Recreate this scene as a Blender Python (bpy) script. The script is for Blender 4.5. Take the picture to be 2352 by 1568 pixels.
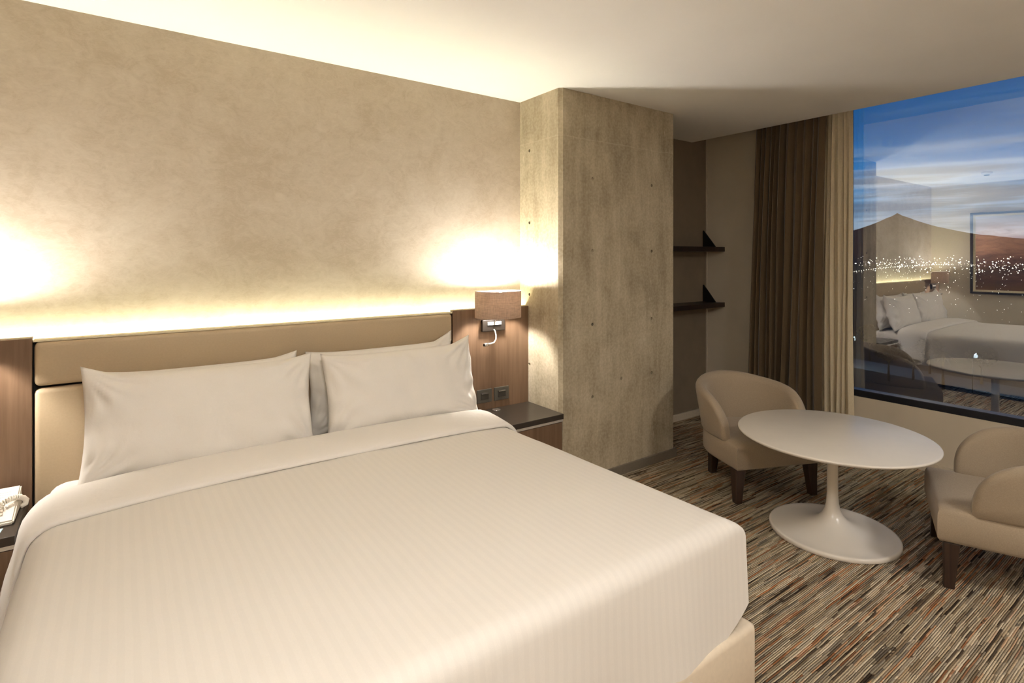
import bpy, bmesh, math, random
from mathutils import Vector, noise as mnoise

for o in list(bpy.data.objects):
    bpy.data.objects.remove(o)
scene = bpy.context.scene
COL = scene.collection
R = math.radians

# ------------------------------------------------------------------ camera
cam_data = bpy.data.cameras.new('camera')
cam = bpy.data.objects.new('camera', cam_data)
COL.objects.link(cam)
cam.location = (0, 0, 1.5)
cam.rotation_euler = (R(90), 0, R(-35.73))
cam_data.sensor_fit = 'HORIZONTAL'
cam_data.sensor_width = 36.0
cam_data.lens = 1254 / 2352 * 36
cam_data.shift_y = -(784 - 590) / 2352
cam_data.clip_start = 0.02
cam_data.clip_end = 40000
scene.camera = cam

# ------------------------------------------------------------------ view
vs = scene.view_settings
vs.view_transform = 'Standard'
vs.look = 'None'
vs.gamma = 1
vs.use_curve_mapping = False
vs.exposure = 0.15

# light levels
BULB_STRENGTH = 900.0   # glowing bulbs of the bedside lamps
LED_STRENGTH = 78.0  # cove strip behind the headboard
FILL_STRENGTH = 70.0 # unseen fill lights added above and behind the camera
SKY_STRENGTH = 1.25

# ------------------------------------------------------------------ node helpers
def new_mat(name):
    m = bpy.data.materials.new(name)
    m.use_nodes = True
    nt = m.node_tree
    for n in list(nt.nodes):
        nt.nodes.remove(n)
    out = nt.nodes.new('ShaderNodeOutputMaterial')
    b = nt.nodes.new('ShaderNodeBsdfPrincipled')
    nt.links.new(b.outputs[0], out.inputs[0])
    return m, nt, b

def lin(c):
    def g(v):
        v /= 255.0
        return v / 12.92 if v <= 0.04045 else ((v + 0.055) / 1.055) ** 2.4
    return (g(c[0]), g(c[1]), g(c[2]), 1.0)

def nd(nt, typ, **kw):
    n = nt.nodes.new('ShaderNode' + typ)
    for k, v in kw.items():
        if k in n.inputs:
            n.inputs[k].default_value = v
        else:
            setattr(n, k, v)
    return n

def ramp(nt, fac, stops, interp='LINEAR'):
    r = nt.nodes.new('ShaderNodeValToRGB')
    cr = r.color_ramp
    cr.interpolation = interp
    while len(cr.elements) > 1:
        cr.elements.remove(cr.elements[0])
    cr.elements[0].position = stops[0][0]
    cr.elements[0].color = stops[0][1]
    for p, c in stops[1:]:
        e = cr.elements.new(p)
        e.color = c
    nt.links.new(fac, r.inputs[0])
    return r.outputs[0]

def math_n(nt, op, a, b=None, c=None):
    n = nt.nodes.new('ShaderNodeMath')
    n.operation = op
    for i, v in enumerate((a, b, c)):
        if v is None:
            continue
        if isinstance(v, (int, float)):
            n.inputs[i].default_value = v
        else:
            nt.links.new(v, n.inputs[i])
    return n.outputs[0]

def mixc(nt, fac, a, b, blend='MIX'):
    n = nt.nodes.new('ShaderNodeMix')
    n.data_type = 'RGBA'
    n.blend_type = blend
    for i, v in ((0, fac), (6, a), (7, b)):
        if isinstance(v, (int, float)):
            n.inputs[i].default_value = v
        elif isinstance(v, tuple):
            n.inputs[i].default_value = v
        else:
            nt.links.new(v, n.inputs[i])
    return n.outputs[2]

def obj_coords(nt, scale=(1, 1, 1), kind='Object'):
    tc = nt.nodes.new('ShaderNodeTexCoord')
    mp = nt.nodes.new('ShaderNodeMapping')
    mp.inputs['Scale'].default_value = scale
    nt.links.new(tc.outputs[kind], mp.inputs[0])
    return mp.outputs[0]

def noise(nt, vec, scale=5, detail=4, rough=0.55, dist=0.0):
    n = nt.nodes.new('ShaderNodeTexNoise')
    n.inputs['Scale'].default_value = scale
    n.inputs['Detail'].default_value = detail
    n.inputs['Roughness'].default_value = rough
    n.inputs['Distortion'].default_value = dist
    nt.links.new(vec, n.inputs['Vector'])
    return n.outputs['Fac']

def bump(nt, b, height, strength=0.2, distance=0.01):
    n = nt.nodes.new('ShaderNodeBump')
    n.inputs['Strength'].default_value = strength
    n.inputs['Distance'].default_value = distance
    nt.links.new(height, n.inputs['Height'])
    nt.links.new(n.outputs[0], b.inputs['Normal'])

def plain(name, rgb, rough=0.6, metal=0.0, spec=0.5, grain=0.0, gscale=60):
    m, nt, b = new_mat(name)
    b.inputs['Roughness'].default_value = rough
    b.inputs['Metallic'].default_value = metal
    b.inputs['Specular IOR Level'].default_value = spec
    v = obj_coords(nt)
    f = noise(nt, v, gscale, 3)
    c = lin(rgb)
    k = 0.06 if grain == 0 else grain
    lo = tuple(x * (1 - k) for x in c[:3]) + (1,)
    hi = tuple(min(1, x * (1 + k)) for x in c[:3]) + (1,)
    nt.links.new(ramp(nt, f, [(0.3, lo), (0.7, hi)]), b.inputs['Base Color'])
    return m

def emit(name, rgb, strength):
    m, nt, b = new_mat(name)
    b.inputs['Base Color'].default_value = lin(rgb)
    b.inputs['Emission Color'].default_value = lin(rgb)
    b.inputs['Emission Strength'].default_value = strength
    return m

M = {}
# ------------------------------------------------------------------ world: dusk sky with streaky cloud
world = bpy.data.worlds.new('dusk_sky')
scene.world = world
world.use_nodes = True
wt = world.node_tree
for n in list(wt.nodes):
    wt.nodes.remove(n)
wout = wt.nodes.new('ShaderNodeOutputWorld')
wbg = wt.nodes.new('ShaderNodeBackground')
wt.links.new(wbg.outputs[0], wout.inputs[0])
tc = wt.nodes.new('ShaderNodeTexCoord')
sep = wt.nodes.new('ShaderNodeSeparateXYZ')
wt.links.new(tc.outputs['Generated'], sep.inputs[0])
elev = math_n(wt, 'ABSOLUTE', sep.outputs[2])
grad = ramp(wt, elev, [(0.0, lin((205, 190, 190))), (0.035, lin((196, 205, 216))), (0.085, lin((126, 182, 228))),
                       (0.14, lin((16, 134, 206))), (0.20, lin((0, 106, 172))), (0.35, lin((0, 84, 144))), (1.0, lin((0, 42, 98)))])
cmap = wt.nodes.new('ShaderNodeMapping')
cmap.inputs['Scale'].default_value = (2.2, 2.2, 34.0)
wt.links.new(tc.outputs['Generated'], cmap.inputs[0])
cl1 = noise(wt, cmap.outputs[0], 1.6, 5, 0.55, 0.3)
band = ramp(wt, elev, [(0.0, (0.7, 0.7, 0.7, 1)), (0.10, (1, 1, 1, 1)), (0.17, (0.35, 0.35, 0.35, 1)), (0.24, (0.08, 0.08, 0.08, 1)), (1, (0.05, 0.05, 0.05, 1))])
dark = math_n(wt, 'MULTIPLY', ramp(wt, cl1, [(0.5, (0, 0, 0, 1)), (0.62, (1, 1, 1, 1))]), band)
cmap2 = wt.nodes.new('ShaderNodeMapping')
cmap2.inputs['Scale'].default_value = (1.6, 1.6, 20.0)
cmap2.inputs['Location'].default_value = (3.1, 0.4, 1.7)
wt.links.new(tc.outputs['Generated'], cmap2.inputs[0])
cl2 = noise(wt, cmap2.outputs[0], 1.7, 4, 0.5, 0.2)
white = math_n(wt, 'MULTIPLY', ramp(wt, cl2, [(0.48, (0, 0, 0, 1)), (0.66, (1, 1, 1, 1))]), band)
sky1 = mixc(wt, math_n(wt, 'MULTIPLY', white, 0.75), grad, lin((238, 240, 246)))
sky2 = mixc(wt, math_n(wt, 'MULTIPLY', dark, 0.7), sky1, lin((84, 100, 128)))
wt.links.new(sky2, wbg.inputs[0])
wbg.inputs[1].default_value = SKY_STRENGTH

# ------------------------------------------------------------------ materials
def mat_plaster():
    m, nt, b = new_mat('suede_plaster')
    v = obj_coords(nt, (1, 1, 1))
    n1 = noise(nt, v, 3.0, 7, 0.66, 0.5)
    n2 = noise(nt, obj_coords(nt, (1, 1, 1.3)), 13.0, 5, 0.62, 1.6)
    n3 = noise(nt, obj_coords(nt, (1, 1, 2.0)), 26.0, 4, 0.6, 2.5)
    s = math_n(nt, 'ADD', math_n(nt, 'MULTIPLY', n1, 0.5), math_n(nt, 'ADD', math_n(nt, 'MULTIPLY', n2, 0.32), math_n(nt, 'MULTIPLY', n3, 0.18)))
    c = ramp(nt, s, [(0.40, lin((184, 170, 150))), (0.5, lin((195, 182, 163))), (0.60, lin((203, 191, 173)))])
    nt.links.new(c, b.inputs['Base Color'])
    b.inputs['Roughness'].default_value = 0.75
    b.inputs['Specular IOR Level'].default_value = 0.25
    bump(nt, b, n2, 0.12, 0.004)
    return m
M['plaster'] = mat_plaster()

def mat_concrete():
    m, nt, b = new_mat('cast_concrete')
    v = obj_coords(nt, (7, 7, 0.9))
    st = noise(nt, v, 1.6, 6, 0.65, 0.3)
    v1 = obj_coords(nt)
    bl = noise(nt, v1, 3.2, 5, 0.6, 0.7)
    fine = noise(nt, v1, 60, 3)
    s = math_n(nt, 'ADD', math_n(nt, 'MULTIPLY', st, 0.55), math_n(nt, 'MULTIPLY', bl, 0.45))
    c = ramp(nt, s, [(0.33, lin((140, 127, 104))), (0.45, lin((168, 155, 130))), (0.55, lin((184, 171, 146))), (0.68, lin((204, 192, 168)))])
    c = mixc(nt, 0.22, c, ramp(nt, fine, [(0.35, lin((140, 127, 104))), (0.65, lin((210, 198, 174)))]))
    # pale nicks and drips
    vn = obj_coords(nt, (40, 40, 9))
    nk = ramp(nt, noise(nt, vn, 1.0, 2, 0.5), [(0.70, (0, 0, 0, 1)), (0.76, (1, 1, 1, 1))])
    c = mixc(nt, math_n(nt, 'MULTIPLY', nk, 0.35), c, lin((226, 214, 190)))
    # formwork joint line
    tcn = nt.nodes.new('ShaderNodeTexCoord')
    sp = nt.nodes.new('ShaderNodeSeparateXYZ')
    nt.links.new(tcn.outputs['Object'], sp.inputs[0])
    zz = math_n(nt, 'ADD', sp.outputs[2], math_n(nt, 'MULTIPLY', noise(nt, v1, 6, 2), 0.02))
    d = math_n(nt, 'ABSOLUTE', math_n(nt, 'SUBTRACT', zz, 2.285))
    ln = ramp(nt, d, [(0.0, (1, 1, 1, 1)), (0.005, (0, 0, 0, 1))])
    c = mixc(nt, math_n(nt, 'MULTIPLY', ln, 0.3), c, lin((215, 203, 180)))
    nt.links.new(c, b.inputs['Base Color'])
    b.inputs['Roughness'].default_value = 0.7
    b.inputs['Specular IOR Level'].default_value = 0.3
    bump(nt, b, math_n(nt, 'ADD', s, math_n(nt, 'MULTIPLY', fine, 0.3)), 0.25, 0.006)
    return m
M['concrete'] = mat_concrete()

def mat_wood(name, a, bcol, rough=0.42, scale=1.0):
    m, nt, b = new_mat(name)
    v = obj_coords(nt, (55 * scale, 55 * scale, 2.2 * scale))
    g = noise(nt, v, 1.0, 5, 0.6, 0.4)
    v2 = obj_coords(nt, (9, 9, 0.8))
    g2 = noise(nt, v2, 1.0, 3)
    s = math_n(nt, 'ADD', math_n(nt, 'MULTIPLY', g, 0.6), math_n(nt, 'MULTIPLY', g2, 0.4))
    nt.links.new(ramp(nt, s, [(0.35, lin(a)), (0.65, lin(bcol))]), b.inputs['Base Color'])
    b.inputs['Roughness'].default_value = rough
    bump(nt, b, g, 0.06, 0.002)
    return m
M['veneer'] = mat_wood('brown_veneer', (102, 78, 58), (126, 100, 78))
M['dark_wood'] = mat_wood('dark_leg_wood', (40, 28, 22), (66, 48, 38), 0.35)
M['shelf_wood'] = mat_wood('dark_shelf_wood', (30, 20, 16), (50, 36, 28), 0.4)

def mat_fabric(name, rgb, weave=900, k=0.14, rough=0.9, sheen=0.2, bstr=0.25):
    m, nt, b = new_mat(name)
    v = obj_coords(nt)
    w1 = noise(nt, obj_coords(nt, (1, 1, 6)), weave / 6, 2)
    w2 = noise(nt, obj_coords(nt, (6, 6, 1)), weave / 6, 2)
    s = math_n(nt, 'ADD', math_n(nt, 'MULTIPLY', w1, 0.5), math_n(nt, 'MULTIPLY', w2, 0.5))
    c = lin(rgb)
    lo = tuple(x * (1 - k) for x in c[:3]) + (1,)
    hi = tuple(min(1, x * (1 + k)) for x in c[:3]) + (1,)
    nt.links.new(ramp(nt, s, [(0.35, lo), (0.65, hi)]), b.inputs['Base Color'])
    b.inputs['Roughness'].default_value = rough
    b.inputs['Specular IOR Level'].default_value = 0.2
    b.inputs['Sheen Weight'].default_value = sheen
    bump(nt, b, s, bstr, 0.002)
    return m
M['chair_fabric'] = mat_fabric('taupe_upholstery', (162, 146, 125))
def translucent(m, rgb, k):
    nt = m.node_tree
    out = [n for n in nt.nodes if n.type == 'OUTPUT_MATERIAL'][0]
    b = [n for n in nt.nodes if n.type == 'BSDF_PRINCIPLED'][0]
    tr = nt.nodes.new('ShaderNodeBsdfTranslucent')
    tr.inputs[0].default_value = lin(rgb)
    mx = nt.nodes.new('ShaderNodeMixShader')
    mx.inputs[0].default_value = k
    nt.links.new(b.outputs[0], mx.inputs[1])
    nt.links.new(tr.outputs[0], mx.inputs[2])
    nt.links.new(mx.outputs[0], out.inputs[0])
M['curtain'] = mat_fabric('brown_drape', (92, 76, 54), 500, 0.12, 0.85, 0.3)
M['shade'] = mat_fabric('linen_shade', (170, 156, 144), 150, 0.55, 0.9, 0.1)

translucent(M['shade'], (216, 200, 186), 0.55)

def mat_linen(name, rgb, stripes=0.0):
    m, nt, b = new_mat(name)
    v = obj_coords(nt)
    w = noise(nt, v, 500, 2)
    c = lin(rgb)
    lo = tuple(x * 0.97 for x in c[:3]) + (1,)
    base = ramp(nt, w, [(0.35, lo), (0.65, c)])
    wr = noise(nt, v, 5, 4, 0.55, 0.6)
    hgt = math_n(nt, 'MULTIPLY', wr, 1.0)
    if stripes:
        tcn = nt.nodes.new('ShaderNodeTexCoord')
        sp = nt.nodes.new('ShaderNodeSeparateXYZ')
        nt.links.new(tcn.outputs['Object'], sp.inputs[0])
        xx = math_n(nt, 'ADD', sp.outputs[0], math_n(nt, 'MULTIPLY', wr, 0.012))
        ph = math_n(nt, 'FRACT', math_n(nt, 'DIVIDE', xx, stripes))
        st = ramp(nt, ph, [(0.0, (0, 0, 0, 1)), (0.06, (1, 1, 1, 1)), (0.48, (1, 1, 1, 1)), (0.54, (0, 0, 0, 1))])
        base = mixc(nt, math_n(nt, 'MULTIPLY', st, 0.45), base, tuple(x * 0.93 for x in c[:3]) + (1,))
        ro = nt.nodes.new('ShaderNodeMapRange')
        nt.links.new(st, ro.inputs[0])
        ro.inputs[3].default_value = 0.75
        ro.inputs[4].default_value = 0.62
        nt.links.new(ro.outputs[0], b.inputs['Roughness'])
    else:
        b.inputs['Roughness'].default_value = 0.8
    nt.links.new(base, b.inputs['Base Color'])
    b.inputs['Specular IOR Level'].default_value = 0.25
    b.inputs['Sheen Weight'].default_value = 0.15
    fine_w = noise(nt, obj_coords(nt, (1, 1.4, 1)), 13, 3, 0.5, 1.5)
    bump(nt, b, math_n(nt, 'ADD', hgt, math_n(nt, 'MULTIPLY', fine_w, 0.22)), 0.22 if stripes else 0.5, 0.012)
    return m
M['duvet'] = mat_linen('striped_sateen', (231, 225, 216), 0.030)
M['pillow'] = mat_linen('pillow_cotton', (237, 231, 222))
M['sheet'] = mat_linen('white_sheet', (238, 232, 224))

def mat_carpet():
    m, nt, b = new_mat('streaked_carpet')
    tcn = nt.nodes.new('ShaderNodeTexCoord')
    sp = nt.nodes.new('ShaderNodeSeparateXYZ')
    nt.links.new(tcn.outputs['Object'], sp.inputs[0])
    x, y = sp.outputs[0], sp.outputs[1]
    wob = noise(nt, obj_coords(nt, (3, 8, 1)), 1.0, 2)
    yy = math_n(nt, 'ADD', y, math_n(nt, 'MULTIPLY', wob, 0.012))
    PITCH = 0.0074
    row = math_n(nt, 'FLOOR', math_n(nt, 'DIVIDE', yy, PITCH))
    def cells(length, seed):
        wn = nt.nodes.new('ShaderNodeTexWhiteNoise')
        wn.noise_dimensions = '2D'
        cv = nt.nodes.new('ShaderNodeCombineXYZ')
        nt.links.new(row, cv.inputs[0])
        cv.inputs[1].default_value = seed
        nt.links.new(cv.outputs[0], wn.inputs['Vector'])
        xs = math_n(nt, 'ADD', math_n(nt, 'DIVIDE', x, length), math_n(nt, 'MULTIPLY', wn.outputs['Value'], 37.0))
        jit = math_n(nt, 'MULTIPLY', noise(nt, obj_coords(nt, (14, 30, 1)), 1.0, 2), 0.9)
        cell = math_n(nt, 'FLOOR', math_n(nt, 'ADD', xs, jit))
        cv2 = nt.nodes.new('ShaderNodeCombineXYZ')
        nt.links.new(row, cv2.inputs[0])
        nt.links.new(cell, cv2.inputs[1])
        cv2.inputs[2].default_value = seed
        w2 = nt.nodes.new('ShaderNodeTexWhiteNoise')
        w2.noise_dimensions = '3D'
        nt.links.new(cv2.outputs[0], w2.inputs['Vector'])
        return w2.outputs['Value']
    a = cells(0.30, 1.0)
    c2 = cells(0.11, 5.0)
    pal = [(0.0, lin((66, 55, 45))), (0.10, lin((122, 106, 88))), (0.20, lin((220, 202, 172))), (0.40, lin((150, 140, 126))),
           (0.50, lin((230, 214, 188))), (0.66, lin((190, 166, 134))), (0.80, lin((204, 138, 92))), (0.89, lin((98, 84, 70))), (0.94, lin((220, 200, 170)))]
    ca = ramp(nt, a, pal, 'CONSTANT')
    cb = ramp(nt, c2, pal, 'CONSTANT')
    c = mixc(nt, 0.40, ca, cb)
    big = noise(nt, obj_coords(nt, (0.8, 2.0, 1)), 1.6, 3)
    c = mixc(nt, 1.0, c, ramp(nt, big, [(0.35, (0.86, 0.86, 0.84, 1)), (0.65, (1, 1, 1, 1))]), 'MULTIPLY')
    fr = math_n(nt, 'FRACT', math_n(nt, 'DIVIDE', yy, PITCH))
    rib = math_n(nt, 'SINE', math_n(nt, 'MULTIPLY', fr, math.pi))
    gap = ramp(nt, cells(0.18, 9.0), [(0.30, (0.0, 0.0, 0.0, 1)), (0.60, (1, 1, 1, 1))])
    groove_shade = math_n(nt, 'MULTIPLY', ramp(nt, rib, [(0.30, (1, 1, 1, 1)), (0.62, (0, 0, 0, 1))]), gap)  # groove shade between the ribs, painted into the carpet colour
    c = mixc(nt, math_n(nt, 'MULTIPLY', groove_shade, 0.8), c, lin((58, 48, 38)))
    loops = noise(nt, obj_coords(nt), 260, 2)
    c = mixc(nt, 0.25, c, ramp(nt, loops, [(0.35, (0.02, 0.016, 0.012, 1)), (0.6, (1, 1, 1, 1))]), 'MULTIPLY')
    nt.links.new(c, b.inputs['Base Color'])
    b.inputs['Roughness'].default_value = 0.95
    b.inputs['Specular IOR Level'].default_value = 0.1
    bump(nt, b, math_n(nt, 'ADD', rib, math_n(nt, 'MULTIPLY', loops, 0.6)), 0.7, 0.006)
    return m
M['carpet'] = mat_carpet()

M['ceiling'] = plain('ceiling_paint', (243, 239, 232), 0.85, spec=0.2, grain=0.012, gscale=3)
M['wall'] = plain('cream_paint', (204, 192, 172), 0.8, spec=0.2, grain=0.02, gscale=6)
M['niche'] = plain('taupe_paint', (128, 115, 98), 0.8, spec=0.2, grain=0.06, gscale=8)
M['leather'] = plain('beige_leatherette', (184, 164, 134), 0.5, grain=0.03, gscale=120)
M['black_gap'] = plain('black_backing', (24, 20, 17), 0.8)
M['cream_trim'] = plain('cream_trim', (226, 214, 180), 0.6)
M['bed_base'] = plain('cream_bed_base', (224, 208, 184), 0.7, grain=0.03)
M['laminate'] = plain('dark_laminate', (54, 47, 40), 0.28, grain=0.12, gscale=30)
M['dark_edge'] = plain('dark_edge', (36, 30, 25), 0.4)
M['aluminium'] = plain('brushed_aluminium', (225, 220, 208), 0.35, metal=0.6)
M['chrome'] = plain('chrome', (225, 222, 218), 0.15, metal=0.9)
M['white_metal'] = plain('white_enamel', (240, 236, 230), 0.3)
M['switch_grey'] = plain('switch_grey', (82, 78, 70), 0.35)
M['switch_dark'] = plain('switch_dark', (60, 56, 50), 0.3)
M['table_white'] = plain('white_lacquer', (226, 219, 208), 0.25, grain=0.012, gscale=8)
M['baseboard'] = plain('grey_baseboard', (122, 112, 98), 0.45)
M['pale_baseboard'] = plain('pale_baseboard', (196, 184, 164), 0.5)
M['black_metal'] = plain('black_steel', (10, 9, 8), 0.4)
M['frame'] = plain('dark_window_frame', (26, 28, 34), 0.3)
M['phone'] = plain('ivory_plastic', (236, 228, 214), 0.4, grain=0.01)
M['phone_grey'] = plain('grey_keys', (196, 186, 168), 0.45)
M['phone_black'] = plain('black_lens', (14, 13, 12), 0.2)
M['paper'] = plain('pale_blue_card', (196, 222, 232), 0.7, grain=0.03)
M['bulb'] = emit('lit_bulb', (255, 249, 242), BULB_STRENGTH)
M['fill_glow'] = emit('fill_light_glow', (254, 249, 243), FILL_STRENGTH)
M['led'] = emit('led_strip_glow', (255, 252, 216), LED_STRENGTH)
M['shade_inner'] = plain('white_shade_lining', (245, 238, 225), 0.8)
translucent(M['shade_inner'], (246, 240, 232), 0.6)

def mat_sheer():
    m, nt, b = new_mat('sheer_voile')
    b.inputs['Base Color'].default_value = lin((240, 228, 202))
    b.inputs['Roughness'].default_value = 0.85
    tr = nt.nodes.new('ShaderNodeBsdfTranslucent')
    tr.inputs[0].default_value = lin((240, 228, 202))
    mx = nt.nodes.new('ShaderNodeMixShader')
    mx.inputs[0].default_value = 0.35
    nt.links.new(b.outputs[0], mx.inputs[1])
    nt.links.new(tr.outputs[0], mx.inputs[2])
    out = [n for n in nt.nodes if n.type == 'OUTPUT_MATERIAL'][0]
    nt.links.new(mx.outputs[0], out.inputs[0])
    w = noise(nt, obj_coords(nt, (1, 1, 0.3)), 220, 2)
    nt.links.new(ramp(nt, w, [(0.3, lin((226, 212, 182))), (0.7, lin((244, 232, 206)))]), b.inputs['Base Color'])
    return m
M['sheer'] = mat_sheer()

def mat_glass():
    m, nt, b = new_mat('coated_window_glass')
    nt.nodes.remove(b)
    out = [n for n in nt.nodes if n.type == 'OUTPUT_MATERIAL'][0]
    tr = nt.nodes.new('ShaderNodeBsdfTransparent')
    tr.inputs[0].default_value = (0.86, 0.92, 0.96, 1)
    gl = nt.nodes.new('ShaderNodeBsdfGlossy')
    gl.inputs['Roughness'].default_value = 0.0
    gl.inputs[0].default_value = (1, 1, 1, 1)
    fr = nt.nodes.new('ShaderNodeLayerWeight')
    fr.inputs[0].default_value = 0.25
    fac = math_n(nt, 'ADD', math_n(nt, 'MULTIPLY', fr.outputs['Fresnel'], 0.6), 0.34)
    mx = nt.nodes.new('ShaderNodeMixShader')
    nt.links.new(fac, mx.inputs[0])
    nt.links.new(tr.outputs[0], mx.inputs[1])
    nt.links.new(gl.outputs[0], mx.inputs[2])
    nt.links.new(mx.outputs[0], out.inputs[0])
    return m
M['glass'] = mat_glass()

def mat_painting():
    m, nt, b = new_mat('canyon_print')
    tcn = nt.nodes.new('ShaderNodeTexCoord')
    sp = nt.nodes.new('ShaderNodeSeparateXYZ')
    nt.links.new(tcn.outputs['Object'], sp.inputs[0])
    n1 = noise(nt, obj_coords(nt, (1, 1.2, 5)), 2.5, 6, 0.65, 0.8)
    z = math_n(nt, 'ADD', sp.outputs[2], math_n(nt, 'MULTIPLY', math_n(nt, 'SUBTRACT', n1, 0.5), 0.3))
    zr = nt.nodes.new('ShaderNodeMapRange')
    nt.links.new(z, zr.inputs[0])
    zr.inputs[1].default_value = -0.6
    zr.inputs[2].default_value = 0.6
    c = ramp(nt, zr.outputs[0], [(0.0, lin((120, 92, 58))), (0.16, lin((88, 64, 52))), (0.4, lin((120, 92, 78))), (0.55, lin((172, 136, 116))),
                                 (0.7, lin((190, 152, 132))), (0.78, lin((226, 206, 196))), (0.9, lin((206, 206, 214))), (1, lin((176, 186, 204)))])
    c = mixc(nt, 0.4, c, ramp(nt, n1, [(0.35, lin((84, 56, 44))), (0.65, lin((230, 190, 160)))]), 'SOFT_LIGHT')
    nt.links.new(c, b.inputs['Base Color'])
    b.inputs['Roughness'].default_value = 0.5
    return m
M['painting'] = mat_painting()

# ------------------------------------------------------------------ object helpers
def tag(o, label=None, cat=None, group=None, kind=None):
    if label: o['label'] = label
    if cat: o['category'] = cat
    if group: o['group'] = group
    if kind: o['kind'] = kind
    return o

def empty(name, loc=(0, 0, 0), rz=0.0):
    o = bpy.data.objects.new(name, None)
    o.empty_display_size = 0.1
    COL.objects.link(o)
    o.location = loc
    o.rotation_euler = (0, 0, rz)
    return o

def link(name, me, mat, parent=None, loc=(0, 0, 0), rot=(0, 0, 0)):
    o = bpy.data.objects.new(name, me)
    COL.objects.link(o)
    if mat is not None and not me.materials:
        me.materials.append(mat)
    o.location = loc
    o.rotation_euler = rot
    if parent is not None:
        o.parent = parent
    return o

def fin(bm, name, mat, parent=None, smooth=False, loc=(0, 0, 0), rot=(0, 0, 0), recalc=True):
    if recalc:
        bmesh.ops.recalc_face_normals(bm, faces=bm.faces)
    me = bpy.data.meshes.new(name)
    bm.to_mesh(me)
    bm.free()
    if smooth:
        for p in me.polygons:
            p.use_smooth = True
    return link(name, me, mat, parent, loc, rot)

def box_bm(bm, lo, hi, bev=0.0, seg=2):
    vs_ = [bm.verts.new((x, y, z)) for x in (lo[0], hi[0]) for y in (lo[1], hi[1]) for z in (lo[2], hi[2])]
    f = [(0, 1, 3, 2), (4, 6, 7, 5), (0, 4, 5, 1), (2, 3, 7, 6), (0, 2, 6, 4), (1, 5, 7, 3)]
    fs = [bm.faces.new([vs_[i] for i in q]) for q in f]
    if bev > 0:
        es = list({e for q in fs for e in q.edges})
        bmesh.ops.bevel(bm, geom=es, offset=bev, segments=seg, profile=0.5, affect='EDGES')
    return vs_

def box(name, lo, hi, mat, parent=None, bev=0.0, seg=2, loc=(0, 0, 0), rot=(0, 0, 0), smooth=False):
    bm = bmesh.new()
    box_bm(bm, lo, hi, bev, seg)
    return fin(bm, name, mat, parent, smooth, loc, rot)

def loft(bm, rings, closed=True, cap=True):
    """rings: list of lists of 3D points, all of one length"""
    vr = [[bm.verts.new(p) for p in r] for r in rings]
    n = len(vr[0])
    for a, b in zip(vr[:-1], vr[1:]):
        for i in range(n if closed else n - 1):
            j = (i + 1) % n
            bm.faces.new((a[i], a[j], b[j], b[i]))
    if cap:
        bm.faces.new(vr[0])
        bm.faces.new(list(reversed(vr[-1])))
    return vr

def lathe(name, prof, mat, parent=None, n=48, loc=(0, 0, 0), smooth=True, rot=(0, 0, 0)):
    bm = bmesh.new()
    rings = []
    for r, z in prof:
        rings.append([(r * math.cos(2 * math.pi * i / n), r * math.sin(2 * math.pi * i / n), z) for i in range(n)])
    loft(bm, rings)
    bmesh.ops.remove_doubles(bm, verts=bm.verts, dist=1e-6)
    return fin(bm, name, mat, parent, smooth, loc, rot)

def tube(name, pts, rad, mat, parent=None, n=10, loc=(0, 0, 0), rot=(0, 0, 0)):
    pts = [Vector(p) for p in pts]
    bm = bmesh.new()
    rings = []
    up = None
    for i, p in enumerate(pts):
        t = (pts[min(i + 1, len(pts) - 1)] - pts[max(i - 1, 0)]).normalized()
        if up is None:
            up = Vector((0, 0, 1)) if abs(t.z) < 0.9 else Vector((1, 0, 0))
        s = t.cross(up).normalized()
        up = s.cross(t).normalized()
        r = rad[i] if isinstance(rad, (list, tuple)) else rad
        rings.append([tuple(p + r * (math.cos(2 * math.pi * k / n) * s + math.sin(2 * math.pi * k / n) * up)) for k in range(n)])
    loft(bm, rings)
    return fin(bm, name, mat, parent, True, loc, rot)

def auto_smooth(o, ang=40):
    me = o.data
    for p in me.polygons:
        p.use_smooth = True
    me.set_sharp_from_angle(angle=R(ang))
    return o

def struct(o):
    o['kind'] = 'structure'
    return o

# ------------------------------------------------------------------ the room
XL, XW = -0.87, 4.60       # left wall, window wall inner faces
YH, YN, YB = 3.06, 3.18, -2.3   # headboard wall, niche wall, rear wall
ZC = 2.577                  # ceiling
PX0, PX1, PY = 2.27, 3.396, 2.63   # concrete pillar
XP = 4.374                  # ceiling edge at the curtain pocket
YWIN0, YWIN1 = -1.0, 1.97   # window opening
ZS = 0.43                   # sill

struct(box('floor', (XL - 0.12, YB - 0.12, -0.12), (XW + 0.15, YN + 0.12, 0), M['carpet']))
struct(box('ceiling', (XL - 0.12, YB - 0.12, ZC), (XP, YN + 0.12, ZC + 0.30), M['ceiling']))
struct(box('trim_1', (XP, YB - 0.12, ZC + 0.22), (XW + 0.15, YN + 0.12, ZC + 0.30), M['ceiling']))
struct(box('wall_headboard', (XL - 0.12, YH, 0), (PX0 + 0.3, YH + 0.24, ZC), M['plaster']))
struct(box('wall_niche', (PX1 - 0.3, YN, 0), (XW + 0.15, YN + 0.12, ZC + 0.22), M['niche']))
struct(box('wall_left', (XL - 0.12, YB - 0.12, 0), (XL, YH, ZC), M['wall']))
struct(box('wall_rear', (XL, YB - 0.12, 0), (XW + 0.15, YB, ZC + 0.22), M['wall']))
# window wall in pieces around the opening
bm = bmesh.new()
box_bm(bm, (XW, YWIN1, 0), (XW + 0.15, YN, ZC + 0.22))
box_bm(bm, (XW, YB, 0), (XW + 0.15, YWIN0, ZC + 0.22))
box_bm(bm, (XW, YWIN0, 0), (XW + 0.15, YWIN1, ZS))
struct(fin(bm, 'wall_right', M['wall'], recalc=True))
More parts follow.
